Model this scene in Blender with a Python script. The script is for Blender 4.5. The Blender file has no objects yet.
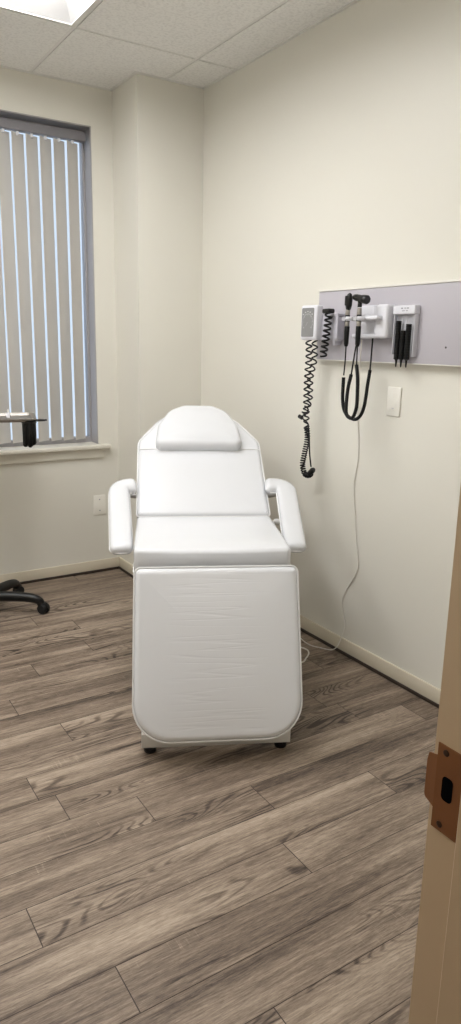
import bpy, bmesh, math, random
from mathutils import Vector, Matrix
random.seed(7)
scene = bpy.context.scene
COL = scene.collection
PI = math.pi

# ------------------------------------------------------------------ materials
def lin(c):
    return tuple(((v/255)/12.92 if v/255 <= .04045 else ((v/255+.055)/1.055)**2.4) for v in c) + (1,)

def mat(name, rgb, rough=.5, metal=0., spec=.5, noise=0., nscale=8., bump=0., bscale=200., emit=None, estr=0., trans=0., coat=0.):
    m = bpy.data.materials.new(name); m.use_nodes = True
    nt = m.node_tree; b = nt.nodes['Principled BSDF']
    col = lin(rgb)
    b.inputs['Base Color'].default_value = col
    b.inputs['Roughness'].default_value = rough
    b.inputs['Metallic'].default_value = metal
    b.inputs['Specular IOR Level'].default_value = spec
    b.inputs['Coat Weight'].default_value = coat
    b.inputs['Transmission Weight'].default_value = trans
    tc = nt.nodes.new('ShaderNodeTexCoord')
    n = nt.nodes.new('ShaderNodeTexNoise'); n.inputs['Scale'].default_value = nscale; n.inputs['Detail'].default_value = 4
    nt.links.new(tc.outputs['Object'], n.inputs['Vector'])
    mx = nt.nodes.new('ShaderNodeMix'); mx.data_type = 'RGBA'
    mx.inputs['A'].default_value = tuple(c*(1-noise) for c in col[:3]) + (1,)
    mx.inputs['B'].default_value = tuple(min(1, c*(1+noise)) for c in col[:3]) + (1,)
    nt.links.new(n.outputs['Fac'], mx.inputs['Factor'])
    nt.links.new(mx.outputs['Result'], b.inputs['Base Color'])
    if bump:
        n2 = nt.nodes.new('ShaderNodeTexNoise'); n2.inputs['Scale'].default_value = bscale; n2.inputs['Detail'].default_value = 3
        nt.links.new(tc.outputs['Object'], n2.inputs['Vector'])
        bp = nt.nodes.new('ShaderNodeBump'); bp.inputs['Strength'].default_value = bump; bp.inputs['Distance'].default_value = .002
        nt.links.new(n2.outputs['Fac'], bp.inputs['Height']); nt.links.new(bp.outputs['Normal'], b.inputs['Normal'])
    if emit:
        b.inputs['Emission Color'].default_value = lin(emit); b.inputs['Emission Strength'].default_value = estr
    return m

WALL = (226, 223, 213)
M = dict(
    wall=mat('wall_paint', WALL, .42, noise=.015, nscale=3, bump=.06, bscale=260),
    hall=mat('hall_paint', (205, 190, 165), .6, noise=.02),
    base=mat('baseboard_vinyl', (214, 205, 186), .4, noise=.02),
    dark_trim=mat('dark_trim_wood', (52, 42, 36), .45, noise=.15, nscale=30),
    grid=mat('ceiling_grid_paint', (226, 225, 221), .5),
    sill=mat('sill_paint', (226, 222, 210), .35, noise=.01),
    alu=mat('window_aluminium', (172, 169, 170), .45, .2),
    vinyl=mat('white_vinyl', (218, 219, 222), .24, spec=.45, noise=.01, bump=.05, bscale=40),
    piping=mat('white_piping', (226, 226, 226), .35),
    metal_white=mat('white_powder_coat', (216, 214, 210), .35, noise=.01),
    rubber=mat('black_rubber', (14, 14, 15), .6, noise=.1),
    blackp=mat('black_plastic', (12, 12, 13), .38, spec=.4, noise=.1),
    blackm=mat('black_soft', (9, 9, 10), .5, spec=.3, noise=.15, nscale=60),
    chrome=mat('brushed_steel', (172, 167, 161), .45, 1., noise=.05, nscale=40),
    panel=mat('lavender_board', (187, 183, 190), .4, noise=.01),
    board_edge=mat('board_edge', (232, 229, 222), .4),
    gadget=mat('white_gadget_plastic', (224, 224, 230), .3, noise=.01),
    grey_gadget=mat('grey_gadget_plastic', (186, 184, 193), .4, noise=.02),
    dial=mat('dial_grey', (136, 136, 136), .4, noise=.1, nscale=300),
    dial_mark=mat('dial_marks', (196, 196, 196), .5),
    clear=mat('clear_tube', (200, 200, 206), .15, noise=.02),
    frame=mat('door_frame_paint', (192, 168, 138), .4, noise=.03, nscale=12, bump=.05, bscale=80),
    bronze=mat('bronze_plate', (138, 94, 62), .42, .75, noise=.12, nscale=30),
    hole=mat('dark_hole', (4, 4, 6), .9, spec=.05),
    screw=mat('dark_screw', (70, 52, 40), .35, .8),
    plate=mat('ivory_plate', (236, 233, 224), .35),
    cord=mat('white_cord', (222, 218, 210), .5),
    reflector=mat('troffer_white', (246, 246, 248), .45),
    text=mat('grey_print', (150, 150, 158), .5),
    pebble=mat('steel_screw', (90, 88, 90), .35, .8),
)

def lens_mat(strength):
    m = mat('lamp_lens', (255, 255, 255), .5, emit=(251, 251, 251), estr=strength)
    return m

def ceiling_mat():
    m = mat('acoustic_tile', (208, 205, 199), .85)
    nt = m.node_tree; b = nt.nodes['Principled BSDF']
    tc = nt.nodes.new('ShaderNodeTexCoord')
    n = nt.nodes.new('ShaderNodeTexNoise'); n.inputs['Scale'].default_value = 85; n.inputs['Detail'].default_value = 5
    v = nt.nodes.new('ShaderNodeTexVoronoi'); v.inputs['Scale'].default_value = 120
    nt.links.new(tc.outputs['Object'], n.inputs['Vector']); nt.links.new(tc.outputs['Object'], v.inputs['Vector'])
    r = nt.nodes.new('ShaderNodeValToRGB')
    r.color_ramp.elements[0].position = .32; r.color_ramp.elements[0].color = lin((226, 225, 222))
    r.color_ramp.elements[1].position = .55; r.color_ramp.elements[1].color = lin((240, 239, 236))
    nt.links.new(n.outputs['Fac'], r.inputs['Fac']); nt.links.new(r.outputs['Color'], b.inputs['Base Color'])
    ad = nt.nodes.new('ShaderNodeMath'); ad.operation = 'ADD'
    nt.links.new(n.outputs['Fac'], ad.inputs[0]); nt.links.new(v.outputs['Distance'], ad.inputs[1])
    bp = nt.nodes.new('ShaderNodeBump'); bp.inputs['Strength'].default_value = .22; bp.inputs['Distance'].default_value = .002
    nt.links.new(ad.outputs[0], bp.inputs['Height']); nt.links.new(bp.outputs['Normal'], b.inputs['Normal'])
    return m

def floor_mat():
    m = bpy.data.materials.new('oak_vinyl_plank'); m.use_nodes = True
    nt = m.node_tree; N = nt.nodes; Lk = nt.links; b = N['Principled BSDF']
    def node(t, **kw):
        n = N.new(t)
        for k, v in kw.items(): setattr(n, k, v)
        return n
    uv = node('ShaderNodeUVMap'); uv.uv_map = 'plank_uv'
    at = node('ShaderNodeAttribute'); at.attribute_name = 'plank_tone'
    def mapped(sx, sy):
        mp = node('ShaderNodeMapping'); mp.inputs['Scale'].default_value = (sx, sy, 1)
        Lk.new(uv.outputs['UV'], mp.inputs['Vector']); return mp.outputs['Vector']
    def noise(vec, scale, detail=6, rough=.6, dist=0.):
        n = node('ShaderNodeTexNoise'); n.inputs['Scale'].default_value = scale; n.inputs['Detail'].default_value = detail
        n.inputs['Roughness'].default_value = rough; n.inputs['Distortion'].default_value = dist
        Lk.new(vec, n.inputs['Vector']); return n.outputs['Fac']
    def math_(op, a, bb=None, c=None):
        n = node('ShaderNodeMath', operation=op)
        for i, v in enumerate((a, bb, c)):
            if v is None: continue
            if isinstance(v, (int, float)): n.inputs[i].default_value = v
            else: Lk.new(v, n.inputs[i])
        return n.outputs[0]
    def rng(v, a, bb, c=0., d=1.):
        n = node('ShaderNodeMapRange'); n.inputs[1].default_value = a; n.inputs[2].default_value = bb
        n.inputs[3].default_value = c; n.inputs[4].default_value = d; n.clamp = True
        Lk.new(v, n.inputs[0]); return n.outputs[0]
    broad = noise(mapped(1.0, 12), 1., 5, .6, .4)           # broad dark heart streaks
    mid = noise(mapped(3.6, 80), 1., 7, .7, .35)               # grain bands
    fine = noise(mapped(22, 250), 1., 5, .8)                 # pores
    # cathedral figure: contour lines of a stretched smooth field
    fld = noise(mapped(1.9, 9), 1., 1, .4, .5)
    wav = math_('SINE', math_('MULTIPLY', fld, 120.))
    wav = rng(wav, .1, 1.)
    cmask = rng(noise(mapped(1.1, 5), 1., 2), .54, .66)
    cath = math_('MULTIPLY', wav, cmask)
    # pale saw marks across the plank, only in patches
    saw = noise(mapped(150, 7), 1., 2, .5)
    smask = rng(noise(mapped(2.6, 8), 1., 2), .58, .70)
    sawm = math_('MULTIPLY', rng(saw, .60, .70), smask)
    v = math_('MULTIPLY', rng(broad, .32, .68), .64)
    v = math_('ADD', v, math_('MULTIPLY', rng(mid, .32, .68), .36))
    v = math_('ADD', v, math_('MULTIPLY', rng(fine, .34, .66), .50))
    v = math_('ADD', v, math_('MULTIPLY', at.outputs['Fac'], .16))
    v = math_('SUBTRACT', v, math_('MULTIPLY', cath, .50))
    v = math_('ADD', v, math_('MULTIPLY', sawm, .34))
    r = node('ShaderNodeValToRGB'); cr = r.color_ramp
    cr.elements[0].position = .22; cr.elements[0].color = lin(FLOOR_C[0])
    cr.elements[1].position = 1.25 / 1.3; cr.elements[1].color = lin(FLOOR_C[3])
    e = cr.elements.new(.48); e.color = lin(FLOOR_C[1])
    e = cr.elements.new(.70); e.color = lin(FLOOR_C[2])
    Lk.new(math_('MULTIPLY', v, .72), r.inputs['Fac'])
    Lk.new(r.outputs['Color'], b.inputs['Base Color'])
    b.inputs['Roughness'].default_value = .5; b.inputs['Specular IOR Level'].default_value = .35
    bp = node('ShaderNodeBump'); bp.inputs['Strength'].default_value = .25; bp.inputs['Distance'].default_value = .001
    Lk.new(math_('ADD', fine, mid), bp.inputs['Height']); Lk.new(bp.outputs['Normal'], b.inputs['Normal'])
    return m
FLOOR_C = ((60, 50, 43), (112, 97, 84), (146, 130, 114), (182, 165, 147))

def legrest_mat():
    """white vinyl with soft horizontal creases pressed into its middle"""
    m = mat('white_vinyl_creased', (218, 219, 222), .24, spec=.45, noise=.01)
    nt = m.node_tree; b = nt.nodes['Principled BSDF']; Lk = nt.links
    tc = nt.nodes.new('ShaderNodeTexCoord')
    mp = nt.nodes.new('ShaderNodeMapping'); mp.inputs['Scale'].default_value = (1.1, 1, 30)
    Lk.new(tc.outputs['Object'], mp.inputs['Vector'])
    n = nt.nodes.new('ShaderNodeTexNoise'); n.inputs['Scale'].default_value = 1.; n.inputs['Detail'].default_value = 1.5; n.inputs['Distortion'].default_value = .15
    Lk.new(mp.outputs['Vector'], n.inputs['Vector'])
    r = nt.nodes.new('ShaderNodeValToRGB'); cr = r.color_ramp
    cr.elements[0].position = .47; cr.elements[0].color = (1, 1, 1, 1)
    cr.elements[1].position = .53; cr.elements[1].color = (1, 1, 1, 1)
    e = cr.elements.new(.5); e.color = (0, 0, 0, 1)
    Lk.new(n.outputs['Fac'], r.inputs['Fac'])
    sp = nt.nodes.new('ShaderNodeSeparateXYZ'); Lk.new(tc.outputs['Object'], sp.inputs[0])
    ab = nt.nodes.new('ShaderNodeMath'); ab.operation = 'ABSOLUTE'; Lk.new(sp.outputs['X'], ab.inputs[0])
    mr = nt.nodes.new('ShaderNodeMapRange'); mr.inputs[1].default_value = .19; mr.inputs[2].default_value = .10; mr.inputs[3].default_value = 0; mr.inputs[4].default_value = .11
    Lk.new(ab.outputs[0], mr.inputs[0])
    bp = nt.nodes.new('ShaderNodeBump'); bp.inputs['Distance'].default_value = .004
    Lk.new(mr.outputs[0], bp.inputs['Strength']); Lk.new(r.outputs['Color'], bp.inputs['Height'])
    Lk.new(bp.outputs['Normal'], b.inputs['Normal'])
    return m

def vane_mat():
    m = mat('vane_fabric', (230, 227, 222), .7, noise=.02, nscale=20)
    nt = m.node_tree; b = nt.nodes['Principled BSDF']; out = nt.nodes['Material Output']
    t = nt.nodes.new('ShaderNodeBsdfTranslucent'); t.inputs['Color'].default_value = lin((215, 208, 198))
    mx = nt.nodes.new('ShaderNodeMixShader'); mx.inputs[0].default_value = .33
    nt.links.new(b.outputs[0], mx.inputs[1]); nt.links.new(t.outputs[0], mx.inputs[2]); nt.links.new(mx.outputs[0], out.inputs['Surface'])
    return m

def glass_mat():
    m = bpy.data.materials.new('window_glass'); m.use_nodes = True
    nt = m.node_tree; nt.nodes.clear()
    out = nt.nodes.new('ShaderNodeOutputMaterial'); mx = nt.nodes.new('ShaderNodeMixShader')
    t = nt.nodes.new('ShaderNodeBsdfTransparent'); g = nt.nodes.new('ShaderNodeBsdfGlossy'); g.inputs['Roughness'].default_value = .02
    f = nt.nodes.new('ShaderNodeFresnel'); f.inputs['IOR'].default_value = 1.45
    t.inputs['Color'].default_value = (.93, .96, .97, 1)
    nt.links.new(f.outputs[0], mx.inputs[0]); nt.links.new(t.outputs[0], mx.inputs[1]); nt.links.new(g.outputs[0], mx.inputs[2])
    nt.links.new(mx.outputs[0], out.inputs['Surface'])
    return m

# ------------------------------------------------------------------ mesh helpers
class MB:
    """collects shapes and links them as one mesh object"""
    def __init__(self): self.v = []; self.f = []; self.sm = []
    def add(self, vs, fs, smooth=True):
        o = len(self.v); self.v += [tuple(p) for p in vs]
        for f in fs: self.f.append(tuple(i+o for i in f)); self.sm.append(smooth)
        return self
    def box(self, lo, hi, bevel=0., seg=2, rot=None):
        lo = Vector(lo); hi = Vector(hi); c = (lo+hi)/2; s = hi-lo
        bm = bmesh.new(); bmesh.ops.create_cube(bm, size=1)
        for v in bm.verts: v.co = Vector((v.co.x*s.x, v.co.y*s.y, v.co.z*s.z))
        if bevel:
            bmesh.ops.bevel(bm, geom=bm.edges[:], offset=min(bevel, min(s)*.49), segments=seg, profile=.5, affect='EDGES', clamp_overlap=True)
        bm.verts.index_update()
        vs = [((rot @ v.co) if rot else v.co) + c for v in bm.verts]
        self.add(vs, [[v.index for v in f.verts] for f in bm.faces], bool(bevel)); bm.free()
        return self
    def tube(self, path, r, seg=8, closed=False, caps=True):
        P = [Vector(p) for p in path]; n = len(P)
        rs = r if isinstance(r, (list, tuple)) else [r]*n
        T = []
        for i in range(n):
            a = P[(i-1) % n] if (closed or i > 0) else P[i]; b = P[(i+1) % n] if (closed or i < n-1) else P[i]
            t = (b-a); T.append(t.normalized() if t.length > 1e-9 else Vector((0, 0, 1)))
        up = Vector((0, 0, 1)) if abs(T[0].z) < .9 else Vector((1, 0, 0))
        nrm = (up - T[0]*up.dot(T[0])).normalized(); vs = []
        for i in range(n):
            if i:
                q = T[i-1].rotation_difference(T[i]); nrm = q @ nrm
                nrm = (nrm - T[i]*nrm.dot(T[i])).normalized()
            bn = T[i].cross(nrm)
            for k in range(seg):
                a = 2*PI*k/seg; vs.append(P[i] + (nrm*math.cos(a)+bn*math.sin(a))*rs[i])
        fs = []
        for i in range(n if closed else n-1):
            j = (i+1) % n
            for k in range(seg):
                l = (k+1) % seg; fs.append((i*seg+k, i*seg+l, j*seg+l, j*seg+k))
        if caps and not closed:
            fs.append(tuple(range(seg-1, -1, -1))); fs.append(tuple((n-1)*seg+k for k in range(seg)))
        return self.add(vs, fs)
    def lathe(self, prof, o=(0, 0, 0), axis=(0, 0, 1), seg=20):
        o = Vector(o); A = Vector(axis).normalized(); q = Vector((0, 0, 1)).rotation_difference(A); vs = []; fs = []
        for r, h in prof:
            for k in range(seg):
                a = 2*PI*k/seg; vs.append(o + q @ Vector((r*math.cos(a), r*math.sin(a), h)))
        for i in range(len(prof)-1):
            for k in range(seg):
                l = (k+1) % seg; fs.append((i*seg+k, i*seg+l, (i+1)*seg+l, (i+1)*seg+k))
        fs.append(tuple(range(seg-1, -1, -1))); fs.append(tuple((len(prof)-1)*seg+k for k in range(seg)))
        return self.add(vs, fs)
    def prism(self, poly, fn, d0, d1, smooth=False):
        """closed 2-D outline pushed from depth d0 to d1; fn(u,v,d) gives the point"""
        n = len(poly); vs = [fn(u, v, d0) for u, v in poly] + [fn(u, v, d1) for u, v in poly]
        fs = [tuple(range(n-1, -1, -1)), tuple(range(n, 2*n))] + [(i, (i+1) % n, n+(i+1) % n, n+i) for i in range(n)]
        return self.add(vs, fs, smooth)
    def build(self, name, material, parent=None, kind=None, label=None, auto=40):
        me = bpy.data.meshes.new(name); me.from_pydata(self.v, [], self.f)
        me.polygons.foreach_set('use_smooth', self.sm)
        bm = bmesh.new(); bm.from_mesh(me); bmesh.ops.recalc_face_normals(bm, faces=bm.faces[:]); bm.to_mesh(me); bm.free()
        me.materials.append(material); me.update()
        if any(self.sm): me.set_sharp_from_angle(angle=math.radians(auto))
        o = bpy.data.objects.new(name, me); COL.objects.link(o)
        if parent: o.parent = parent
        if kind: o['kind'] = kind
        if label: o['label'] = label
        return o

def thing(name, label, cat, loc=(0, 0, 0), rz=0., group=None):
    o = bpy.data.objects.new(name, None); COL.objects.link(o); o.location = loc; o.rotation_euler = (0, 0, rz)
    o.empty_display_size = .1
    return tag(o, label, cat, group)
def tag(o, label, cat, group=None):
    o['label'] = label; o['category'] = cat
    if group: o['group'] = group
    return o
def shift(mb, o):
    mb.v = [(x-o[0], y-o[1], z-o[2]) for x, y, z in mb.v]; return mb

def smooth_path(P, n=8):
    P = [Vector(p) for p in P]; Q = [P[0]*2-P[1]] + P + [P[-1]*2-P[-2]]; out = []
    for i in range(1, len(Q)-2):
        a, b, c, d = Q[i-1:i+3]
        for k in range(n):
            t = k/n; out.append(.5*((2*b)+(c-a)*t+(2*a-5*b+4*c-d)*t*t+(3*b-a-3*c+d)*t*t*t))
    out.append(P[-1]); return out
def resample(P, m):
    L = [0]
    for a, b in zip(P, P[1:]): L.append(L[-1]+(b-a).length)
    out = []; j = 0
    for i in range(m+1):
        s = L[-1]*i/m
        while j < len(L)-2 and L[j+1] < s: j += 1
        t = (s-L[j])/max(1e-9, L[j+1]-L[j]); out.append(P[j].lerp(P[j+1], min(1, t)))
    return out
def coil(path, R, turns, per=10, tang=None):
    """helix wound around a path; R may be a function of 0..1"""
    m = int(turns*per); P = resample(smooth_path(path, 10), m); out = []
    nrm = Vector((1, 0, 0))
    for i in range(m+1):
        t = (P[min(i+1, m)]-P[max(i-1, 0)]).normalized(); nrm = (nrm - t*nrm.dot(t)).normalized(); bn = t.cross(nrm)
        a = 2*PI*i/per; r = R(i/m) if callable(R) else R
        out.append(P[i] + (nrm*math.cos(a)+bn*math.sin(a))*r)
    return out
def rounded(corners, seg=8):
    """corners: (u, v, radius) counter-clockwise; returns a dense outline"""
    out = []; n = len(corners)
    for i in range(n):
        p = Vector(corners[i][:2]); a = Vector(corners[i-1][:2]); b = Vector(corners[(i+1) % n][:2]); r = corners[i][2]
        da = (a-p).normalized(); db = (b-p).normalized(); ang = math.acos(max(-1, min(1, da.dot(db))))
        if r <= 0 or ang > 3.1: out.append(tuple(p)); continue
        d = min(r/math.tan(ang/2), (a-p).length*.49, (b-p).length*.49); rr = d*math.tan(ang/2)
        c = p + (da+db).normalized()*(rr/math.sin(ang/2)); s = p+da*d - c; e = p+db*d - c
        a0 = math.atan2(s.y, s.x); a1 = math.atan2(e.y, e.x)
        while a1-a0 > PI: a1 -= 2*PI
        while a1-a0 < -PI: a1 += 2*PI
        for k in range(seg+1):
            t = a0+(a1-a0)*k/seg; out.append((c.x+rr*math.cos(t), c.y+rr*math.sin(t)))
    return out
def densify(poly, step=.03):
    out = []
    for i, p in enumerate(poly):
        q = poly[(i+1) % len(poly)]; d = math.hypot(q[0]-p[0], q[1]-p[1]); k = max(1, int(d/step))
        for j in range(k): out.append((p[0]+(q[0]-p[0])*j/k, p[1]+(q[1]-p[1])*j/k))
    return out
def inset(poly, d):
    n = len(poly); out = []
    for i in range(n):
        a = poly[i-1]; b = poly[(i+1) % n]; tx, ty = b[0]-a[0], b[1]-a[1]; l = math.hypot(tx, ty) or 1
        out.append((poly[i][0]-ty/l*d, poly[i][1]+tx/l*d))
    return out
def cushion(mb, poly, fn, t, r, bulge, c=None, wfun=None, flat_back=True):
    """padded slab on an outline: rounded edges, gently domed face. fn(u,v,w) maps to space"""
    n = len(poly); c = c or (sum(p[0] for p in poly)/n, sum(p[1] for p in poly)/n)
    rings = []
    for k in range(4):                                   # lower edge
        a = -PI/2 + PI/2*k/4; rr = r*.5
        rings.append([(p, rr+rr*math.sin(a)) for p in inset(poly, rr*(1-math.cos(a)))])
    for k in range(7):                                   # upper edge
        a = PI/2*k/6; rings.append([(p, t-r+r*math.sin(a)) for p in inset(poly, r*(1-math.cos(a)))])
    top = inset(poly, r); hu = max(abs(p[0]-c[0]) for p in poly); hv = max(abs(p[1]-c[1]) for p in poly)
    def dome(u, v): return (1-min(1, abs(u-c[0])/hu)**2.5)*(1-min(1, abs(v-c[1])/hv)**2.5)
    for s in (.97, .93, .88, .82, .75, .66, .56, .45, .33, .17):
        rings.append([((c[0]+(p[0]-c[0])*s, c[1]+(p[1]-c[1])*s), t+bulge*(1-s**6)*dome(c[0]+(p[0]-c[0])*s, c[1]+(p[1]-c[1])*s)) for p in top])
    vs = []; fs = []
    def W(p, w): return fn(p[0], p[1], w + (wfun(p[0], p[1])*(w/t) if wfun else 0))
    for ring in rings: vs += [W(p, w) for p, w in ring]
    for i in range(len(rings)-1):
        for k in range(n):
            l = (k+1) % n; fs.append((i*n+k, i*n+l, (i+1)*n+l, (i+1)*n+k))
    vs.append(W(c, t+bulge)); vs.append(W(c, 0)); m = len(rings)-1
    for k in range(n):
        l = (k+1) % n; fs.append((m*n+k, m*n+l, len(vs)-2)); fs.append((l, k, len(vs)-1))
    return mb.add(vs, fs)

# ------------------------------------------------------------------ the room
XR, XL, YB, YF, ZC = 2.10, -.90, 3.98, .53, 2.726
PX, PY = 1.705, 3.66                                     # pillar in the far right corner
WX0, WX1, WZ0, WZ1 = .36, 1.580, .795, 2.530             # window opening
S = 'structure'

def build_floor():
    y0, pitch, plank = 1.123, .1365, 1.16
    known = {0: .51, 1: 1.086, 2: .385, 3: 1.158, 4: .816, 6: .546, 8: .754, 12: .808, 13: 1.10}
    me = bpy.data.meshes.new('floor'); vs = []; fs = []; uvs = []; tone = []
    def quad(x0, x1, ya, yb, z, uv, tn):
        o = len(vs); vs.extend([(x0, ya, z), (x1, ya, z), (x1, yb, z), (x0, yb, z)]); fs.append((o, o+1, o+2, o+3)); uvs.extend(uv); tone.extend([tn]*4)
    g = .0013
    xa, xb = -1.5, 2.14
    for k in range(-18, 22):
        ya = y0+pitch*k; yb = ya+pitch
        if ya > 4.0: break
        x = known.get(k, random.uniform(0, plank))
        while x > xa: x -= plank
        while x < xb:
            u0, w0 = random.uniform(0, 50), random.uniform(0, 50)
            a, e = max(x, xa), min(x+plank, xb)
            if e-a > .01:
                # outside the room's own walls only the hall side continues
                quad(a+g, e-g, ya+g*.8, yb-g*.8, 0, [(u0, w0), (u0+e-a, w0), (u0+e-a, w0+pitch), (u0, w0+pitch)], random.random())
            x += plank
    quad(xa, xb, y0-18*pitch, 4.05, -.0018, [(0, 0)]*4, -3.)
    me.from_pydata(vs, [], fs)
    ul = me.uv_layers.new(name='plank_uv')
    for i, uv in enumerate(uvs): ul.data[i].uv = uv
    ca = me.attributes.new('plank_tone', 'FLOAT', 'CORNER')
    for i, t in enumerate(tone): ca.data[i].value = t
    me.materials.append(floor_mat()); o = bpy.data.objects.new('floor', me); COL.objects.link(o); o['kind'] = S
build_floor()

T = .16
MB().box((XR, -1.4, -.05), (XR+T, YB+T, ZC+.2)).build('wall_right', M['wall'], kind=S)
MB().box((XL-T, YF, -.05), (XL, YB+T, ZC+.2)).build('wall_left', M['wall'], kind=S)
b = MB()
b.box((XL-T, YB, -.05), (WX0, YB+T, ZC+.2)).box((WX1, YB, -.05), (XR, YB+T, ZC+.2))
b.box((WX0, YB, -.05), (WX1, YB+T, WZ0)).box((WX0, YB, WZ1), (WX1, YB+T, ZC+.2))
b.build('wall_back', M['wall'], kind=S)
MB().box((PX, PY, -.05), (XR+.02, YB+.02, ZC+.05)).build('wall_corner_pillar', M['wall'], kind=S)

# doorway wall and hall behind the camera
DX0, DX1, DZ = -.25, .667, 2.10
b = MB(); b.box((XL-T, .40, -.05), (DX0-.03, YF, ZC+.2)).box((DX1+.03, .40, -.05), (XR, YF, ZC+.2)).box((DX0-.03, .40, DZ+.03), (DX1+.03, YF, ZC+.2))
b.build('wall_front', M['wall'], kind=S)
MB().box((-1.62, -1.4, -.05), (-1.5, .40, 2.6)).build('wall_hall_left', M['hall'], kind=S)
MB().box((-1.62, -1.52, -.05), (XR+T, -1.4, 2.6)).build('wall_hall_back', M['hall'], kind=S)
MB().box((-1.62, .40, -.05), (XL-T, .5, 2.6)).build('wall_hall_front', M['hall'], kind=S)
MB().box((-1.62, -1.52, 2.5), (XR+T, .399, 2.62)).build('ceiling_hall', M['hall'], kind=S)

# hollow metal door frame: jamb section with a rebate and a stop
def jamb(name, sx, x0):
    # section in (d, y): d = distance into the wall from the jamb face
    sec = [(0, .546), (.055, .546), (.055, .531), (.032, .531), (.032, .399), (.055, .399), (.055, .384), (-.0, .384), (-.0, .426), (-.016, .428), (-.016, .487), (-.014, .489), (0, .489)]
    b = MB(); b.prism(sec, lambda u, v, d: Vector((x0+sx*u, v, d)), 0, DZ)
    return b
f = jamb('door_frame', 1, DX1).build('door_1', M['frame'], kind=S)
jamb('door_frame', -1, DX0).build('jamb', M['frame'], f)
sec = [(0, .546), (.055, .546), (.055, .531), (.032, .531), (.032, .399), (.055, .399), (.055, .384), (0, .384), (0, .426), (-.016, .428), (-.016, .487), (0, .489)]
MB().prism(sec, lambda u, v, d: Vector((d, v, DZ+u)), DX0-.055, DX1+.055).build('head', M['frame'], f)
# strike plate on the near jamb
X0 = DX1
sp = MB()
pl = rounded([(.5395, .787, .0), (.5395, .815, 0), (.555, .8195, .004), (.5575, .8235, .004), (.5575, .873, .004), (.555, .886, .004), (.5395, .8905, 0), (.5395, .909, .0), (.4975, .909, .0), (.4975, .787, .0)], 3)
sp.prism(pl, lambda u, v, d: Vector((X0-d-max(0, u-.5395)*-.15, u, v)), 0, .0018)
strike = sp.build('strike_plate', M['bronze'], f, label='worn bronze strike plate with two screws and a dark latch hole')
ho = rounded([(.511, .834, .006), (.511, .868, .006), (.528, .868, .006), (.528, .834, .006)], 5)
MB().prism(ho, lambda u, v, d: Vector((X0-d, u, v)), .0015, .0024).build('latch_hole', M['hole'], strike)
for zc in (.797, .900):
    MB().lathe([(.0045, 0), (.0045, .001), (.003, .0016), (.0005, .0016)], (X0-.0016, .526, zc), (-1, 0, 0), 12).build('screw', M['screw'], strike)

# ceiling: lay-in tiles around the recessed lights, seen and added
tx = [-.58+.6118*i for i in range(-1, 6)]; ty = [-.33+1.2192*i for i in range(0, 5)]
lights = [(1.2556-.6118, 2.108), (1.2556-.6118*3, 2.108), (1.2556-.6118*2, .8888)]
tx = [1.2556+.6118*i for i in range(-5, 4)]; ty = [3.3275+1.2192*i for i in range(-4, 2)]
cells = [(i, j) for i in range(len(tx)-1) for j in range(len(ty)-1)]
lit = {(i, j) for i, j in cells if any(abs(tx[i]-lx) < .05 and abs(ty[j]-ly) < .05 for lx, ly in lights)}
b = MB(); gb = MB(); th = .02
for i, j in cells:
    if (i, j) in lit: continue
    x0, x1, y0, y1 = max(tx[i], XL-.05), min(tx[i+1], XR+.03), max(ty[j], .45), min(ty[j+1], YB+.03)
    if x1-x0 < .01 or y1-y0 < .01: continue
    b.box((x0+.0095, y0+.0095, ZC), (x1-.0095, y1-.0095, ZC+th))
    b.box((x0, y0, ZC+.008), (x1, y1, ZC+th))
b.build('ceiling', ceiling_mat(), kind=S)
for x in tx:
    if XL < x < XR: gb.box((x-.0075, YF, ZC+.0015), (x+.0075, YB, ZC+.012))
for y in ty:
    if YF < y < YB: gb.box((XL, y-.0075, ZC+.0016), (XR, y+.0075, ZC+.012))
gb.build('ceiling_grid', M['grid'], kind=S)
b = MB()
b.box((XR-.016, YF, ZC-.004), (XR, PY, ZC)).box((XL, YB-.016, ZC-.004), (PX, YB, ZC)).box((PX-.016, PY-.016, ZC-.004), (PX, YB, ZC)).box((PX, PY-.016, ZC-.004), (XR, PY, ZC)).box((XL, YF, ZC-.004), (XL+.016, YB, ZC)).box((XL, YF, ZC-.004), (XR, YF+.016, ZC))
b.build('ceiling_edge_trim', M['grid'], kind=S)

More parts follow.
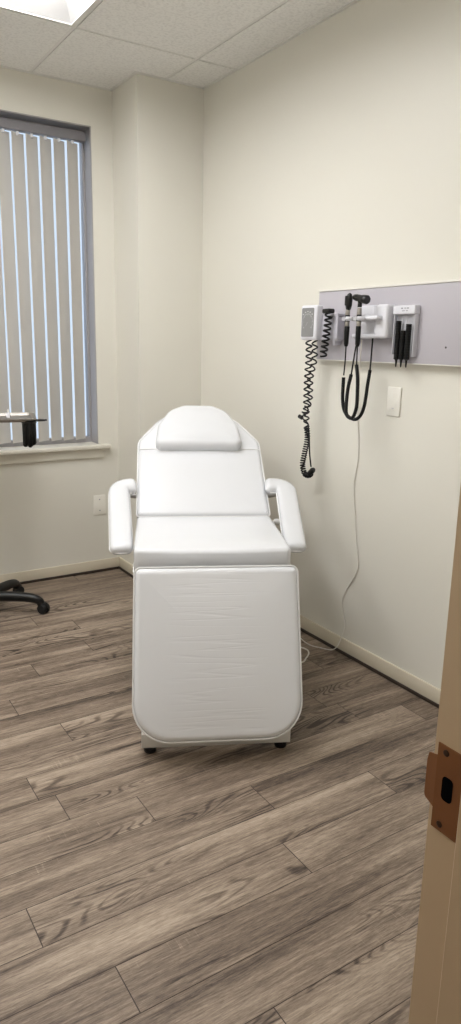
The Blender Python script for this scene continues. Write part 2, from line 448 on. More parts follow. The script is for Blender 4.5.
# recessed 2 x 4 lights
LENS = lens_mat(16.2)
def troffer(x0, y0, label):
    x1, y1 = x0+.6118, y0+1.2192
    t = thing('ceiling_light', label, 'light', ((x0+x1)/2, (y0+y1)/2, ZC), group='recessed ceiling lights')
    o = t.location; fw = .022; e = .004
    fr = MB()
    for lo, hi in (((x0+e, y0+e, ZC-.004), (x0+fw, y1-e, ZC+.02)), ((x1-fw, y0+e, ZC-.004), (x1-e, y1-e, ZC+.02)), ((x0+fw, y0+e, ZC-.004), (x1-fw, y0+fw, ZC+.02)), ((x0+fw, y1-fw, ZC-.004), (x1-fw, y1-e, ZC+.02))):
        fr.box(lo, hi)
    shift(fr, o).build('frame', M['grid'], t)
    a0, a1, b0, b1 = x0+fw, x1-fw, y0+fw, y1-fw; h = .065; q = .07; qy = .11
    re = MB()
    lo = [(a0, b0, ZC), (a1, b0, ZC), (a1, b1, ZC), (a0, b1, ZC)]; hi = [(a0+q, b0+qy, ZC+h), (a1-q, b0+qy, ZC+h), (a1-q, b1-qy, ZC+h), (a0+q, b1-qy, ZC+h)]
    lo2 = [(p[0], p[1], p[2]+.01) for p in lo]; hi2 = [(p[0], p[1], p[2]+.012) for p in hi]
    n = 4
    re.add(lo+hi, [(i, (i+1) % n, n+(i+1) % n, n+i) for i in range(n)], False)
    shift(re, o).build('reflector', M['reflector'], t)
    le = MB().box((a0+q-.002, b0+qy-.002, ZC+h), (a1-q+.002, b1-qy+.002, ZC+h+.012))
    shift(le, o).build('lens', LENS, t)
    hs = MB(); hs.box((x0+.01, y0+.01, ZC+h+.02), (x1-.01, y1-.01, ZC+h+.04))
    shift(hs, o).build('housing', M['grid'], t)
troffer(*lights[0], 'white recessed ceiling light with sloped inner sides above the white chair')
troffer(*lights[1], 'added unseen recessed ceiling light nearer the left wall')  # out of view, added for the overall room lighting
troffer(*lights[2], 'added unseen recessed fill light nearest the doorway')  # out of view, added as fill on the front of the chair

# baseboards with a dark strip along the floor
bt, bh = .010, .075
def runner(name, p0, p1, nrm, m, t, z0, z1, bev):
    lo = (min(p0[0], p1[0], p0[0]+nrm[0]*t, p1[0]+nrm[0]*t), min(p0[1], p1[1], p0[1]+nrm[1]*t, p1[1]+nrm[1]*t), z0)
    hi = (max(p0[0], p1[0], p0[0]+nrm[0]*t, p1[0]+nrm[0]*t), max(p0[1], p1[1], p0[1]+nrm[1]*t, p1[1]+nrm[1]*t), z1)
    MB().box(lo, hi, bev).build(name, m, kind=S)
runs = [('right', (XR, YF), (XR, PY), (-1, 0)), ('back', (XL, YB), (PX, YB), (0, -1)), ('pillar_side', (PX, PY-bt), (PX, YB), (-1, 0)), ('pillar_front', (PX, PY), (XR, PY), (0, -1)), ('left', (XL, YF), (XL, YB), (1, 0)), ('front', (DX1+.055, YF), (XR, YF), (0, 1))]
for i, (nm, a, c, nr) in enumerate(runs):
    runner('baseboard_'+nm, a, c, nr, M['base'], bt, .0, bh, .003)
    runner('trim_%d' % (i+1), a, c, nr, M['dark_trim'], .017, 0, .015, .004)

# ------------------------------------------------------------------ window and blind
w = MB()
fy0, fy1 = YB+.10, YB+.15
for lo, hi in (((WX0, fy0, WZ0+.035), (WX0+.014, fy1, WZ1-.035)), ((WX1-.014, fy0, WZ0+.035), (WX1, fy1, WZ1-.035)), ((WX0, fy0, WZ0), (WX1, fy1, WZ0+.035)), ((WX0, fy0, WZ1-.035), (WX1, fy1, WZ1))):
    w.box(lo, hi)
win = w.build('window_1', M['alu'], kind=S)
MB().box((WX0+.01, fy0+.02, WZ0+.03), (WX1-.01, fy0+.026, WZ1-.03)).build('pane', glass_mat(), win)
MB().box((WX0, YB+.004, WZ0+.004), (WX0+.005, fy0, WZ1-.005)).box((WX1-.005, YB+.004, WZ0+.004), (WX1, fy0, WZ1-.005)).box((WX0, YB+.004, WZ1-.005), (WX1, fy0, WZ1)).build('liner', M['alu'], win)
MB().box((WX0-.06, YB-.045, WZ0-.022), (WX1+.065, YB+.0, WZ0+.003), .006).box((WX0+.001, YB-.01, WZ0-.02), (WX1-.001, fy0, WZ0+.003)).build('window_sill', M['sill'], win)
MB().box((WX0-.02, YB-.016, WZ0-.077), (WX1+.025, YB, WZ0-.022), .003).build('apron', M['sill'], win)
w = MB()
bl = thing('vertical_blind', 'beige vertical blind with half-open vanes hanging in the window', 'blind', (.97, YB+.05, WZ1))
o = bl.location
RAIL = mat('blind_rail', (128, 126, 131), .4)
hr = MB().box((WX0+.01, YB+.030, 2.455), (1.560, YB+.076, 2.502), .004)
shift(hr, o).build('headrail', RAIL, bl)
VM = vane_mat(); vp = .0742; vw = .089; th = math.radians(31); x = 1.489; vt, vb = 2.447, WZ0+.030
first = None
while x > WX0+.05:
    c = Vector((x, YB+.049, 0))
    if first is None:
        vn = MB(); n = 6
        for side, off in ((0, -.0004), (1, .0004)):
            pass
        sec = []
        for k in range(n+1):
            u = (k/n-.5)*vw; sec.append((u, .004*(1-(2*k/n-1)**2)))
        poly = sec + [(u, v+.0012) for u, v in reversed(sec)]
        vn.prism(poly, lambda u, v, d: Vector((u*math.cos(th)-v*math.sin(th), u*math.sin(th)+v*math.cos(th), d)), vb-WZ1, vt-WZ1, True)
        first = vn.build('vane', VM, bl); first.location = (x-o.x, c.y-o.y, 0)
        cl = MB().box((-.007, -.005, vt-WZ1-.012), (.007, .005, vt-WZ1+.012), .003).build('clip', M['gadget'], first)
    else:
        d = first.copy(); COL.objects.link(d); d.location = (x-o.x, c.y-o.y, 0)
        e = cl.copy(); COL.objects.link(e); e.parent = d
    x -= vp

# ------------------------------------------------------------------ treatment chair
YAW = math.radians(26)
ch = thing('treatment_chair', 'white vinyl reclining treatment chair with headrest pillow and hanging leg rest', 'chair', (1.163, 1.892, 0), -YAW)
V = Vector
base = MB()
base.box((-.262, 0, .026), (.262, .022, .078), .003).box((-.262, .86, .026), (.262, .882, .078), .003)
base.box((-.262, .02, .026), (-.23, .862, .078), .003).box((.23, .02, .026), (.262, .862, .078), .003)
base.box((-.235, .30, .03), (.235, .64, .075), .003)
base.build('base_frame', M['metal_white'], ch)
for sx in (-.232, .232):
    for sy in (.026, .856):
        MB().lathe([(.020, 0), (.022, .004), (.022, .014), (.012, .018), (.010, .03)], (sx, sy, 0), (0, 0, 1), 16).build('foot', M['rubber'], ch)
lift = MB(); lift.box((-.17, .32, .074), (.17, .62, .32), .01).box((-.14, .35, .31), (.14, .59, .52), .01)
lift.box((-.20, .27, .51), (.20, .68, .575), .006)
lift.build('lift_column', M['metal_white'], ch)

def frame_fn(o, U, Vv, W):
    o, U, Vv, W = V(o), V(U), V(Vv), V(W)
    return lambda u, v, w_: o + U*u + Vv*v + W*w_
def piped(poly, fn, wz, parent, out=.0022, r=.003):
    P = [fn(u, v, wz) for u, v in inset(poly, -out+.001)]
    MB().tube(P, r, 6, closed=True).build('piping', M['piping'], parent)

# leg rest
t = .078; Ll = .583
Vd = V((0, .185, .552)).normalized(); Wd = V((0, -Vd.z, Vd.y))
fn = frame_fn(V((0, -.095, .10)) - Wd*t, (1, 0, 0), Vd, Wd)
poly = densify(rounded([(-.289, 0, .125), (.287, 0, .125), (.281, Ll, .022), (-.281, Ll, .022)], 9), .035)
lr = cushion(MB(), poly, fn, t, .022, .010, (0, Ll*.5)).build('leg_rest', legrest_mat(), ch)
piped(poly, fn, t-.012, lr); piped(poly, fn, .012, lr)
MB().box((-.12, .12, .53), (-.09, .26, .555), .004).build('hinge', M['metal_white'], lr)
MB().box((.09, .12, .53), (.12, .26, .555), .004).build('hinge', M['metal_white'], lr)

# seat: front edge sags a little at the corners
ts = .10
fn = frame_fn((0, .225, .58), (1, 0, 0), (0, 1, 0), (0, 0, 1))
poly = densify(rounded([(-.288, 0, .02), (.286, 0, .02), (.286, .488, .012), (-.286, .488, .012)], 4), .03)
st = cushion(MB(), poly, fn, ts, .016, .008, (0, .25), wfun=lambda u, v: -.008*math.exp(-((v)/.06)**2)*(1-(u/.3)**2)).build('seat', M['vinyl'], ch)
piped(poly, fn, .010, st)

# backrest, reclined
ra = math.radians(35); tb = .085
Vb = V((0, math.cos(ra), math.sin(ra))); Wb = V((0, -math.sin(ra), math.cos(ra)))
fb = frame_fn(V((0, .719, .682)) - Wb*tb, (1, 0, 0), Vb, Wb)
poly = densify(rounded([(-.287, .004, .014), (.287, .004, .014), (.284, .47, .09), (.19, .615, .14), (.10, .685, .08), (-.10, .685, .08), (-.19, .615, .14), (-.284, .47, .09)], 7), .03)
bk = cushion(MB(), poly, fb, tb, .022, .010, (0, .33)).build('backrest', M['vinyl'], ch)
piped(poly, fb, tb-.012, bk)
MB().tube([fb(u, .405, tb+.0025+.006*(1-(u/.28)**2)) for u in [-.28+.02*i for i in range(29)]], .0022, 6).build('seam', M['piping'], bk)
# headrest pillow
fp = frame_fn(fb(0, 0, tb-.002), (1, 0, 0), Vb, Wb)
poly = densify(rounded([(-.205, .408, .02), (-.185, .388, .02), (.175, .388, .02), (.194, .408, .02), (.185, .53, .05), (.14, .64, .10), (.07, .685, .06), (-.07, .685, .06), (-.14, .64, .10), (-.192, .53, .05)], 6), .025)
pw = cushion(MB(), poly, fp, .062, .026, .014, (0, .53), wfun=lambda u, v: -.02*max(0, (v-.45)/.25)).build('headrest_pillow', M['vinyl'], ch)
piped(poly, fp, .008, pw)

# armrests: bent pads sloping down to the front
def armrest(s):
    n0 = V((s*.338, .398, .640)); f0 = V((s*(.376 if s > 0 else .368), .875, .820))
    A = (f0-n0); La = A.length; A.normalize(); B = V((s, 0, 0)); B = (B-A*A.dot(B)).normalized(); W = A.cross(B)*(-s)
    if W.z < 0: W = -W
    path = []; rb = .05; hw, th = .044, .052
    end = La-hw
    for k in range(13): path.append((end-rb)*k/12)
    pts = [(a, 0.) for a in path]
    for k in range(1, 8):
        g = PI/2*k/7; pts.append((end-rb+rb*math.sin(g), -rb*(1-math.cos(g))))
    if s > 0: pts += [(end, -rb-.008), (end, -rb-.016), (end, -rb-.022)]
    else: pts += [(end, -rb-.003)]
    m = 20; vs = []; fs = []; rings = []
    def ring(p, tg, sw, sh):
        nb = (-tg[1], tg[0]); out = []
        for k in range(m):
            a = 2*PI*k/m; cx, cz = math.cos(a), math.sin(a)
            ex = abs(cx)**.62*(1 if cx > 0 else -1); ez = abs(cz)**.75*(1 if cz > 0 else -1)
            d = ex*sw; out.append(n0 + A*(p[0]+nb[0]*d) + B*(p[1]+nb[1]*d) + W*(-th/2+ez*sh))
        return out
    # rounded near end
    for k in range(5):
        g = PI/2*k/5; pp = (-.0+.024*(1-math.cos(PI/2-g)) - .0, 0.); pp = (.024*(1-math.sin(g)), 0.)
        sc = math.sin(max(.12, g)); rings.append(ring(pp, (1, 0), hw*(.62+.38*sc), th/2*sc))
    rings = [ring((.030*(1-math.sin(g)) if False else 0.0 + .030*(1-math.cos(g2)), 0.), (1, 0), hw*(.55+.45*math.sin(g2)), th/2*(.25+.75*math.sin(g2))) for g, g2 in [(0, PI/2*k/6) for k in range(0, 7)]]
    first = .030
    for i, p in enumerate(pts):
        if p[0] <= first+.005 and i < 3: continue
        a = pts[i-1]; c = pts[min(i+1, len(pts)-1)]; tx_, ty_ = c[0]-a[0], c[1]-a[1]; l = math.hypot(tx_, ty_)
        rings.append(ring(p, (tx_/l, ty_/l), hw, th/2))
    p = pts[-1]
    for k in range(1, 6):
        g = PI/2*k/5; rings.append(ring((p[0], p[1]-.022*math.sin(g)), (0, -1), hw*(.6+.4*math.cos(g)), th/2*max(.2, math.cos(g))))
    for r_ in rings: vs += r_
    for i in range(len(rings)-1):
        for k in range(m):
            l = (k+1) % m; fs.append((i*m+k, i*m+l, (i+1)*m+l, (i+1)*m+k))
    fs.append(tuple(range(m))); fs.append(tuple((len(rings)-1)*m+k for k in range(m)))
    ar = MB().add(vs, fs).build('armrest', M['vinyl'], ch, auto=70)
    # piping round the lower edge
    def edge(p, tg, sgn):
        nb = (-tg[1], tg[0]); return n0 + A*(p[0]+nb[0]*hw*sgn) + B*(p[1]+nb[1]*hw*sgn) + W*(-th*.62)
    E1, E2 = [], []
    for i in range(1, len(pts)):
        a = pts[i-1]; c = pts[min(i+1, len(pts)-1)]; l = math.hypot(c[0]-a[0], c[1]-a[1]); tg = ((c[0]-a[0])/l, (c[1]-a[1])/l)
        E1.append(edge(pts[i], tg, 1.0)); E2.append(edge(pts[i], tg, -1.0))
    near = [n0 + A*(.026-.028*math.cos(a)) + B*(-hw*math.sin(a)) + W*(-th*.62) for a in [-PI/2+PI*k/8 for k in range(9)]]
    MB().tube(list(reversed(E1)) + near + E2, .0032, 6).build('piping', M['piping'], ar)
    # steel bracket underneath, to the back frame
    a = n0 + A*(end-.04) + W*(-th)
    br = MB().tube(smooth_path([n0+A*.12+W*(-th-.004), a+W*-.004, V((s*.30, .93, .72)), V((s*.20, .96, .715))], 6), .010, 10)
    br.build('arm_bracket', M['metal_white'], ch)
armrest(-1); armrest(1)
kb = MB().lathe([(.006, 0), (.006, .03), (.013, .032), (.014, .05), (.010, .056), (.002, .057)], (.268, .70, .655), (1, 0, 0), 16)
kb.build('knob', M['metal_white'], ch)

# chair's flex lying on the floor
P = smooth_path([(1.60, 2.50, .02), (1.75, 2.40, .008), (1.85, 2.31, .005), (1.91, 2.335, .005), (1.955, 2.375, .005), (1.965, 2.42, .005), (1.93, 2.50, .005), (1.90, 2.62, .005), (1.92, 2.80, .005)], 8)
tag(MB().tube(P, .0035, 8).build('power_cord', M['cord']), 'short loop of white flex on the floor just beside the leg rest', 'cord')

# ------------------------------------------------------------------ wall instruments
# lavender backing board
bd = thing('instrument_board', 'long lavender wall board carrying the medical instruments', 'wall board', (2.09, 1.99, 1.48))
o = bd.location
pb = MB().box((2.068, 1.36, 1.338), (2.0995, 2.562, 1.627), .003)
shift(pb, o).build('panel', M['panel'], bd)
eb = MB().box((2.065, 1.36, 1.627), (2.0995, 2.562, 1.635), .002).box((2.067, 1.36, 1.3345), (2.0995, 2.562, 1.338))
shift(eb, o).build('edge_strip', M['board_edge'], bd)
board_front = set(bpy.data.objects)
for yy in (1.828, 1.50):
    s_ = MB().lathe([(.004, 0), (.004, .0015), (.001, .002)], (2.068, yy-.01, 1.40), (-1, 0, 0), 10); shift(s_, o).build('screw', M['pebble'], bd)

# pressure gauge with grey bracket and long coiled tube
ga = thing('pressure_gauge', 'square grey-faced blood pressure gauge in a white case with a long black coiled tube', 'pressure gauge', (2.03, 2.53, 1.42))
o = ga.location
cs = MB().box((2.002, 2.488, 1.420), (2.040, 2.600, 1.568), .010, 3)
case = shift(cs, o).build('case', M['gadget'], ga)
dl = rounded([(2.506, 1.434, .006), (2.589, 1.434, .006), (2.589, 1.556, .006), (2.506, 1.556, .006)], 4)
fc = shift(MB().prism(dl, lambda u, v, d: V((2.002-d, u, v)), -.001, .0015), o).build('dial', M['dial'], ga)
mk = MB()
for k in range(31):
    a = math.radians(-130+260*k/30); r1 = .034 if k % 5 else .030; r2 = .038
    c = V((2.0003, 2.5475, 1.495)); q = Matrix.Rotation(a, 3, 'X')
    d = V((0, math.sin(a), math.cos(a))); sd = V((0, math.cos(a), -math.sin(a)))*.0010
    mk.add([c+d*r1-sd, c+d*r1+sd, c+d*r2+sd, c+d*r2-sd], [(0, 1, 2, 3)], False)
for k in range(13):                                      # numeral blocks round the scale are too small to read: short dashes
    a = math.radians(-125+250*k/12); d = V((0, math.sin(a), math.cos(a))); c = V((2.0003, 2.5475, 1.495))+d*.046
    if abs(c.y-2.5475) < .036 and abs(c.z-1.495) < .056: mk.box(c-V((.0001, .004, .0022)), c+V((.0001, .004, .0022)))
c = V((2.0002, 2.5475, 1.495)); mk.add([c+V((0, -.001, 0)), c+V((0, .001, 0)), c+V((0, .018, -.024))], [(0, 1, 2)], False)
shift(mk, o).build('scale', M['dial_mark'], fc)
bs = MB().box((2.034, 2.385, 1.418), (2.0799, 2.515, 1.530), .012, 3).box((2.036, 2.40, 1.40), (2.078, 2.42, 1.44), .006)
shift(bs, o).build('bracket', M['grey_gadget'], ga)
rim = MB().box((2.024, 2.375, 1.520), (2.0799, 2.40, 1.532), .004).box((2.026, 2.376, 1.43), (2.036, 2.392, 1.525), .004)
shift(rim, o).build('bracket_arm', M['grey_gadget'], ga)
# stretched upper part of the tube, then the tight part hanging to its low loop
tb_ = MB()
lo1 = [(2.02, 2.558, 1.425), (2.02, 2.552, 1.35), (2.02, 2.556, 1.25), (2.02, 2.555, 1.15), (2.022, 2.553, 1.06), (2.024, 2.550, 1.02)]
tb_.tube(coil(lo1, lambda s: .013 if s < .9 else .010, 14, 10), .0037, 6)
lo2 = [(2.036, 2.535, 1.425), (2.036, 2.532, 1.34), (2.034, 2.551, 1.26), (2.032, 2.549, 1.16), (2.032, 2.572, 1.11), (2.03, 2.585, 1.085)]
tb_.tube(coil(lo2, lambda s: .012, 11, 10), .0037, 6)
lo3 = [(2.024, 2.550, 1.04), (2.024, 2.542, .98), (2.022, 2.556, .91), (2.02, 2.563, .86), (2.02, 2.545, .822), (2.018, 2.515, .818), (2.017, 2.495, .828)]
tb_.tube(coil(lo3, lambda s: .0105, 25, 10), .0033, 6)
tb_.tube(smooth_path([(2.03, 2.585, 1.085), (2.03, 2.60, 1.075), (2.026, 2.575, 1.066), (2.026, 2.545, 1.05), (2.024, 2.530, 1.00), (2.020, 2.515, .92), (2.017, 2.497, .86)], 8), .0035, 8)
shift(tb_, o).build('coiled_tube', M['blackm'], ga)
cn = MB().lathe([(.006, -.02), (.012, -.016), (.013, .012), (.009, .02)], (2.017, 2.492, .840), (0, -.6, .5), 14)
shift(cn, o).build('tube_connector', M['blackp'], ga)
cn = MB().lathe([(.005, -.014), (.009, -.01), (.009, .012), (.006, .015)], (2.028, 2.602, 1.075), (0, 1, .3), 12)
shift(cn, o).build('tube_connector', M['blackp'], ga)

# short coiled tube hooked over the bracket
P = coil([(2.016, 2.425, 1.538), (2.014, 2.424, 1.50), (2.014, 2.432, 1.44), (2.014, 2.440, 1.385), (2.014, 2.447, 1.352)], lambda s: .014, 8.5, 12)
sh = MB().tube(P, .0042, 7)
sh = sh.build('coiled_tube', M['blackm'])
tag(sh, 'short black coiled tube hanging in front of the gauge bracket', 'tube')
MB().box((1.996, 2.400, 1.530), (2.030, 2.448, 1.550), .006).build('end_plug', M['blackp'], sh)

# wall transformer with two cradles
wt = thing('instrument_holder', 'white wall unit with two cradle arms for the black scopes', 'holder', (2.05, 2.18, 1.43))
o = wt.location
hs = MB().box((2.030, 2.092, 1.430), (2.0799, 2.158, 1.560), .012, 3).box((2.066, 2.13, 1.430), (2.0799, 2.305, 1.560), .006, 3)
hs.box((2.038, 2.14, 1.430), (2.0799, 2.300, 1.447), .007, 3)
# scooped inner corner towards the cradles
for z0, z1 in ((1.447, 1.500), (1.517, 1.556)):
    sc = [(2.032, 2.150)] + [(2.068-.036*math.sin(a), 2.200-.046*math.cos(a)) for a in [PI/2*k/8 for k in range(8, -1, -1)]]
    sc = [(2.032, 2.150)] + [(2.032+.036*k/8, 2.158+.055*(k/8)**2.2) for k in range(9)] + [(2.075, 2.150)]
    hs.prism(sc, lambda u, v, d: V((u, v, d)), z0, z1, True)
shift(hs, o).build('housing', M['gadget'], wt)
cr = MB()
for yc in (2.268, 2.200):
    # open ring cradle on an arm from the housing
    a0, a1 = math.radians(205), math.radians(515)
    R0 = .016; ring = [(1.985+R0*math.cos(a), yc+R0*math.sin(a), 1.505) for a in [a0+(a1-a0)*k/16 for k in range(17)]]
    rr = MB().tube(ring, .0085, 8)
    rr.tube([(2.0, yc-.002, 1.505), (2.03, yc-.015, 1.507), (2.060, yc-.035, 1.510)], [.008, .012, .016], 10)
    shift(rr, o).build('cradle', M['gadget'], wt)
sh_ = MB().box((2.000, 2.115, 1.499), (2.075, 2.245, 1.517), .008, 3)
shift(sh_, o).build('shelf', M['gadget'], wt)

def scope(name, label, cat, y, cordpts, ear):
    t = thing(name, label, cat, (1.985, y, 1.49)); o = t.location
    hd = MB()
    if ear:
        hd.lathe([(.006, -.046), (.011, -.044), (.0135, -.03), (.0135, .0), (.0165, .008), (.0175, .03), (.015, .034), (.002, .035)], (1.985, y-.010, 1.580), (0, -1, -.18), 18)
        hd.lathe([(.009, 0), (.0085, .03)], (1.985, y, 1.548), (0, 0, 1), 14)
    else:
        hd.lathe([(.007, 0), (.011, .008), (.0135, .022), (.0135, .045), (.010, .062), (.004, .068)], (1.985, y-.001, 1.537), (.02, -.05, 1), 16)
        hd.box((1.972, y-.010, 1.555), (1.982, y+.010, 1.595), .004)
    shift(hd, o).build('head', M['blackp'], t)
    nk = MB().lathe([(.0085, 0), (.0095, .004), (.0095, .016), (.008, .03)], (1.985, y, 1.516), (0, 0, 1), 16)
    nk.lathe([(.0085, 0), (.0095, .002), (.0095, .022), (.0085, .024)], (1.985, y, 1.474), (0, 0, 1), 16)
    shift(nk, o).build('collar', M['chrome'], t)
    hn = MB().lathe([(.009, 0), (.0098, .003), (.0098, .026), (.009, .03)], (1.985, y, 1.492), (0, 0, 1), 14)
    hn.lathe([(.006, 0), (.0095, .01), (.0105, .06), (.0105, .078), (.009, .08)], (1.985, y, 1.396), (0, 0, 1), 16)
    shift(hn, o).build('handle', M['blackm'], t)
    thin = [p for p in cordpts['thin']]
    cb = MB()
    for seg, r in ((cordpts['thin'], .0028), (cordpts['thick'], .0072), (cordpts['tail'], .0034)):
        cb.tube(smooth_path(seg, 8), r, 8)
    shift(cb, o).build('cord', M['blackm'], t)
x = 1.985
scope('ophthalmoscope', 'black slim-headed scope hanging in the far cradle of the white wall unit', 'scope', 2.268, dict(
    thin=[(x, 2.268, 1.40), (x, 2.268, 1.34), (x, 2.272, 1.28)],
    thick=[(x, 2.272, 1.272), (x, 2.270, 1.179), (x, 2.248, 1.128), (x+.005, 2.203, 1.106), (x+.01, 2.170, 1.122), (x+.018, 2.157, 1.166), (x+.032, 2.161, 1.246), (x+.04, 2.161, 1.306)],
    tail=[(x+.04, 2.161, 1.306), (2.04, 2.175, 1.36), (2.054, 2.188, 1.432)]), False)
scope('otoscope', 'black hammer-shaped ear scope hanging in the near cradle of the white wall unit', 'scope', 2.200, dict(
    thin=[(x, 2.200, 1.40), (x, 2.199, 1.36), (x, 2.198, 1.325)],
    thick=[(x, 2.198, 1.325), (x-.004, 2.184, 1.28), (x-.012, 2.171, 1.234), (x-.018, 2.163, 1.165), (x-.020, 2.176, 1.122), (x-.020, 2.200, 1.113), (x-.020, 2.222, 1.137), (x-.016, 2.224, 1.223), (x-.008, 2.217, 1.287)],
    tail=[(x-.008, 2.217, 1.287), (2.01, 2.245, 1.345), (2.062, 2.288, 1.432)]), True)

# ear-tip dispenser and its three stacks
dp = thing('ear_tip_dispenser', 'white wall dispenser with clear slots for black ear tips', 'dispenser', (2.06, 2.0, 1.355))
o = dp.location
bx = MB().box((2.072, 1.969, 1.362), (2.0799, 2.081, 1.525), .003).box((2.056, 1.969, 1.362), (2.076, 1.974, 1.525), .002).box((2.056, 2.076, 1.37), (2.076, 2.081, 1.525), .002)
shift(bx, o).build('back_plate', M['clear'], dp)
tp = MB().box((2.050, 1.968, 1.520), (2.0799, 2.082, 1.553), .004)
top = shift(tp, o).build('cap', M['gadget'], dp)
tx_ = MB()
for yy, ww in ((2.016, .010), (2.000, .006), (1.986, .012)): tx_.box((2.0493, yy-ww/2+.018, 1.540), (2.0503, yy+ww/2+.018, 1.544))
for yy, ww in ((2.008, .014), (1.990, .010)): tx_.box((2.0493, yy-ww/2+.018, 1.531), (2.0503, yy+ww/2+.018, 1.534))
shift(tx_, o).build('printed_marks', M['text'], top)
ys = (2.0535, 2.0275, 2.000)
for yy, zt in zip(ys, (1.51, 1.51, 1.51)):
    cl_ = MB()
    for k in range(5):
        a = math.radians(-80+160*k/4+180)
    arc = [(2.046+.0145*math.cos(math.radians(180+d)), yy+.0145*math.sin(math.radians(180+d))) for d in range(-60, -200, -20)]
    cl_.tube([(2.062, yy+.0135, zt), (2.062, yy+.0135, 1.372)], .0016, 6).tube([(2.062, yy-.0135, zt), (2.062, yy-.0135, 1.372)], .0016, 6)
    shift(cl_, o).build('slot_rail', M['clear'], dp)
def stack(y, ztop, label):
    b = MB(); prof = []; z = 1.352; n = int((ztop-z)/.006)
    prof = [(.0015, -.030), (.0028, -.026), (.0045, -.004), (.0092, .0)]
    for k in range(n):
        prof += [(.0110, k*.006+.0005), (.0110, k*.006+.0045), (.0098, k*.006+.005), (.0098, k*.006+.006)]
    b.lathe(prof, (2.058, y, z), (0, 0, 1), 14)
    tag(b.build('ear_tip_stack', M['blackm']), label, 'ear tips', 'stacks of black ear tips')
stack(ys[0], 1.500, 'tallest stack of black ear tips, in the dispenser slot nearest the scopes')
stack(ys[1], 1.462, 'short middle stack of black ear tips in the wall dispenser')
stack(ys[2], 1.489, 'stack of black ear tips in the dispenser slot farthest from the scopes')

for ob in list(COL.objects):                             # hang the instruments on the board's face
    if ob not in board_front and ob.parent is None: ob.location = ob.location + V((-.0120, -.0127, 0))
# white flex from the holder down the wall
P = smooth_path([(2.052, 2.25, 1.425), (2.055, 2.255, 1.36), (2.068, 2.268, 1.28), (2.088, 2.285, 1.17), (2.0945, 2.291, 1.089), (2.0955, 2.280, 1.004), (2.0955, 2.276, .917), (2.0955, 2.292, .80), (2.0955, 2.276, .689), (2.0955, 2.252, .549), (2.0955, 2.234, .43), (2.0955, 2.300, .31), (2.0955, 2.322, .24), (2.0955, 2.296, .15), (2.086, 2.300, .09), (2.074, 2.31, .04), (2.062, 2.335, .010), (2.04, 2.383, .004), (2.013, 2.444, .004), (2.025, 2.53, .004), (2.058, 2.64, .004), (2.064, 2.80, .004)], 8)
tag(MB().tube(P, .0024, 7).build('power_cord', M['cord']), 'thin white cord running down the wall from the scope holder', 'cord')

# plates on the walls
sw = thing('light_switch', 'white rectangular switch plate on the wall under the instrument board', 'switch', (2.10, 2.087, 1.183))
MB().box((-.007, -.037, -.058), (0, .037, .058), .003).build('plate', M['plate'], sw)
MB().box((-.0078, -.017, -.034), (-.006, .017, .034), .0008).build('rocker', M['plate'], sw)
MB().box((-.0085, -.006, -.0275), (-.0070, .006, -.0255)).build('slit', M['grey_gadget'], sw)
ou = thing('wall_plate', 'ivory blank cover plate low on the wall below the window', 'cover plate', (1.576, YB, .424))
MB().box((-.040, -.006, -.061), (.040, 0, .061), .003).build('plate', M['plate'], ou)
for zz in (.034, -.034):
    MB().lathe([(.004, 0), (.004, .001), (.001, .0018)], (0, -.0058, zz), (0, -1, 0), 10).build('screw', M['text'], ou)

# ------------------------------------------------------------------ rolling tray stand by the window
HX, HY = .795, 3.612
rs = thing('rolling_tray_stand', 'rolling steel tray stand on a black five-legged castor base below the window', 'tray stand', (HX, HY, 0))
MB().lathe([(.040, .056), (.056, .064), (.058, .105), (.046, .125), (.028, .155), (.016, .16)], (0, 0, 0), (0, 0, 1), 20).build('hub', M['blackp'], rs)
ang0 = math.atan2(3.466-HY, 1.044-HX); RR = math.hypot(3.466-HY, 1.044-HX)
for k in range(5):
    a = ang0+k*math.radians(72); d = V((math.cos(a), math.sin(a), 0)); sd = V((-d.y, d.x, 0))
    path = smooth_path([d*.02+V((0, 0, .088)), d*.10+V((0, 0, .092)), d*.20+V((0, 0, .088)), d*(RR-.035)+V((0, 0, .078)), d*(RR-.012)+V((0, 0, .064)), d*(RR-.010)+V((0, 0, .048))], 5)
    vs = []; n = len(path)
    b = MB(); b.tube(path, [.030-.009*min(1, i/n*1.2) for i in range(n)], 10)
    lg = b.build('leg', M['blackp'], rs)
    cs = MB()
    ax = (d*.5+sd*.86).normalized(); cp = d*(RR+.004)
    for off in (-.013, .013):
        cs.lathe([(.006, -.010), (.024, -.010), (.027, -.005), (.027, .005), (.024, .010), (.006, .010)], cp+ax*off+V((0, 0, .027)), ax, 16)
    cs.box(cp-V((.018, .018, -.026)), cp+V((.018, .018, .060)), .008)
    cs.build('caster', M['rubber'], lg)
MB().lathe([(.016, .14), (.016, .62), (.019, .625), (.019, .65), (.0125, .655), (.0125, 1.0), (.03, 1.004), (.03, 1.009)], (0, 0, 0), (0, 0, 1), 16).build('pole', M['chrome'], rs)
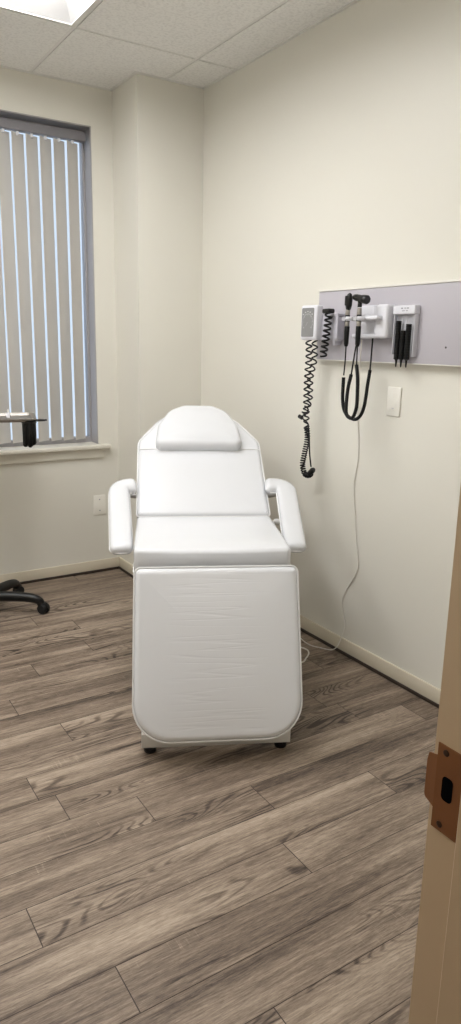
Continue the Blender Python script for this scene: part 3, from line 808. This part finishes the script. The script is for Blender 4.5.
# tray: shallow steel pan with a rolled rim
q = Matrix.Rotation(math.radians(-9), 3, 'Z'); tc_ = V((.045, .0, 1.010))
def tfn(u, v, w_): return tc_ + q @ V((u, v, w_))
outer = densify(rounded([(-.23, -.155, .03), (.225, -.155, .03), (.255, .155, .03), (-.23, .155, .03)], 6), .06)
tr = MB(); vs = []; prof = [(.030, 0), (.012, .001), (.005, .010), (0, .015), (-.005, .013), (-.004, .008), (.004, .006), (.009, -.003), (.03, -.004)]
n = len(outer)
for d, h in prof: vs += [tfn(u, v, h) for u, v in inset(outer, d)]
fs = [(i*n+k, i*n+(k+1) % n, (i+1)*n+(k+1) % n, (i+1)*n+k) for i in range(len(prof)-1) for k in range(n)]
fs.append(tuple(range(n))); fs.append(tuple((len(prof)-1)*n+k for k in range(n)))
tr.add(vs, fs); tr.build('tray', M['chrome'], rs)
rg = [tfn(.238+.045*math.cos(a), -.085+.028*math.sin(a), -.002) for a in [2*PI*k/24 for k in range(24)]]
MB().tube(rg, .003, 8, closed=True).box(tfn(.279, -.09, -.006), tfn(.288, -.082, .003), .002).build('holder_ring', M['blackp'], rs)
# black slotted holder hanging in the ring
c = V((HX, HY, 0)) + tfn(.197, -.120, 0)
hb = MB()
tube = [(.033, -.118), (.034, -.01), (.036, 0), (.036, .004), (.028, .004)]
th_ = thing('tool_holder', 'black fluted tool holder hanging from the end of the steel tray', 'tool holder', c+V((0, 0, -.13)))
body = MB()
for k in range(7):
    a = 2*PI*k/7; l = .128 if k % 2 else .118
    body.lathe([(.006, -l), (.0125, -l+.008), (.013, 0), (.012, .003)], (.021*math.cos(a), .021*math.sin(a), .13), (0, 0, 1), 10)
body.lathe([(.022, -.11), (.026, -.02), (.026, .0)], (0, 0, .13), (0, 0, 1), 16)
body.build('body', M['blackm'], th_)
MB().lathe([(.034, -.012), (.036, -.010), (.036, .000), (.033, .003)], (0, 0, .13), (0, 0, 1), 20).build('collar', M['blackp'], th_)
# small white bottle on the tray
c = V((HX, HY, 0)) + tfn(.115, .015, .0022)
sb = thing('small_bottle', 'tiny white bottle standing on the steel tray', 'bottle', c)
MB().lathe([(.009, 0), (.010, .002), (.010, .022), (.005, .028), (.005, .031)], (0, 0, 0), (0, 0, 1), 14).build('body', M['gadget'], sb)
MB().lathe([(.006, .030), (.006, .040), (.002, .042)], (0, 0, 0), (0, 0, 1), 12).build('cap', M['board_edge'], sb)

# ------------------------------------------------------------------ light
wd = bpy.data.worlds.new('daylight'); scene.world = wd; wd.use_nodes = True
bg = wd.node_tree.nodes['Background']; bg.inputs['Color'].default_value = (.74, .83, 1., 1); bg.inputs['Strength'].default_value = 1.1
# unseen hall lamp, added to light the door jamb
hl = thing('hall_fill_light', 'added unseen round fill light in the hall behind the doorway', 'light', (.0, -.6, 2.5))
MB().lathe([(.12, 0), (.13, -.01), (.13, -.025), (.12, -.03)], (0, 0, 0), (0, 0, 1), 24).build('rim', M['reflector'], hl)
MB().lathe([(.115, -.031), (.10, -.045), (.05, -.055), (.005, -.058)], (0, 0, 0), (0, 0, 1), 24).build('diffuser', mat('hall_fill_lamp', (255, 255, 255), .5, emit=(255, 234, 206), estr=30.), hl)

# ------------------------------------------------------------------ camera
cam = bpy.data.cameras.new('camera'); co = bpy.data.objects.new('camera', cam); COL.objects.link(co); scene.camera = co
yaw, pitch, roll, fpx = math.radians(32.40087), math.radians(13.44232), math.radians(1.15623), 706.2345
fwd = V((math.sin(yaw)*math.cos(pitch), math.cos(yaw)*math.cos(pitch), -math.sin(pitch)))
rt = V((math.cos(yaw), -math.sin(yaw), 0)); up = rt.cross(fwd)
r2 = rt*math.cos(roll)+up*math.sin(roll); u2 = -rt*math.sin(roll)+up*math.cos(roll)
m = Matrix((r2, u2, -fwd)).transposed().to_4x4(); m.translation = (0, 0, 1.40); co.matrix_world = m
cam.sensor_fit = 'VERTICAL'; cam.sensor_height = 24; cam.sensor_width = 24*461/1024; cam.lens = fpx/1024*24
cam.clip_start = .02
vs_ = scene.view_settings; vs_.view_transform = 'Standard'; vs_.look = 'None'; vs_.gamma = 1; vs_.use_curve_mapping = False; vs_.exposure = .06
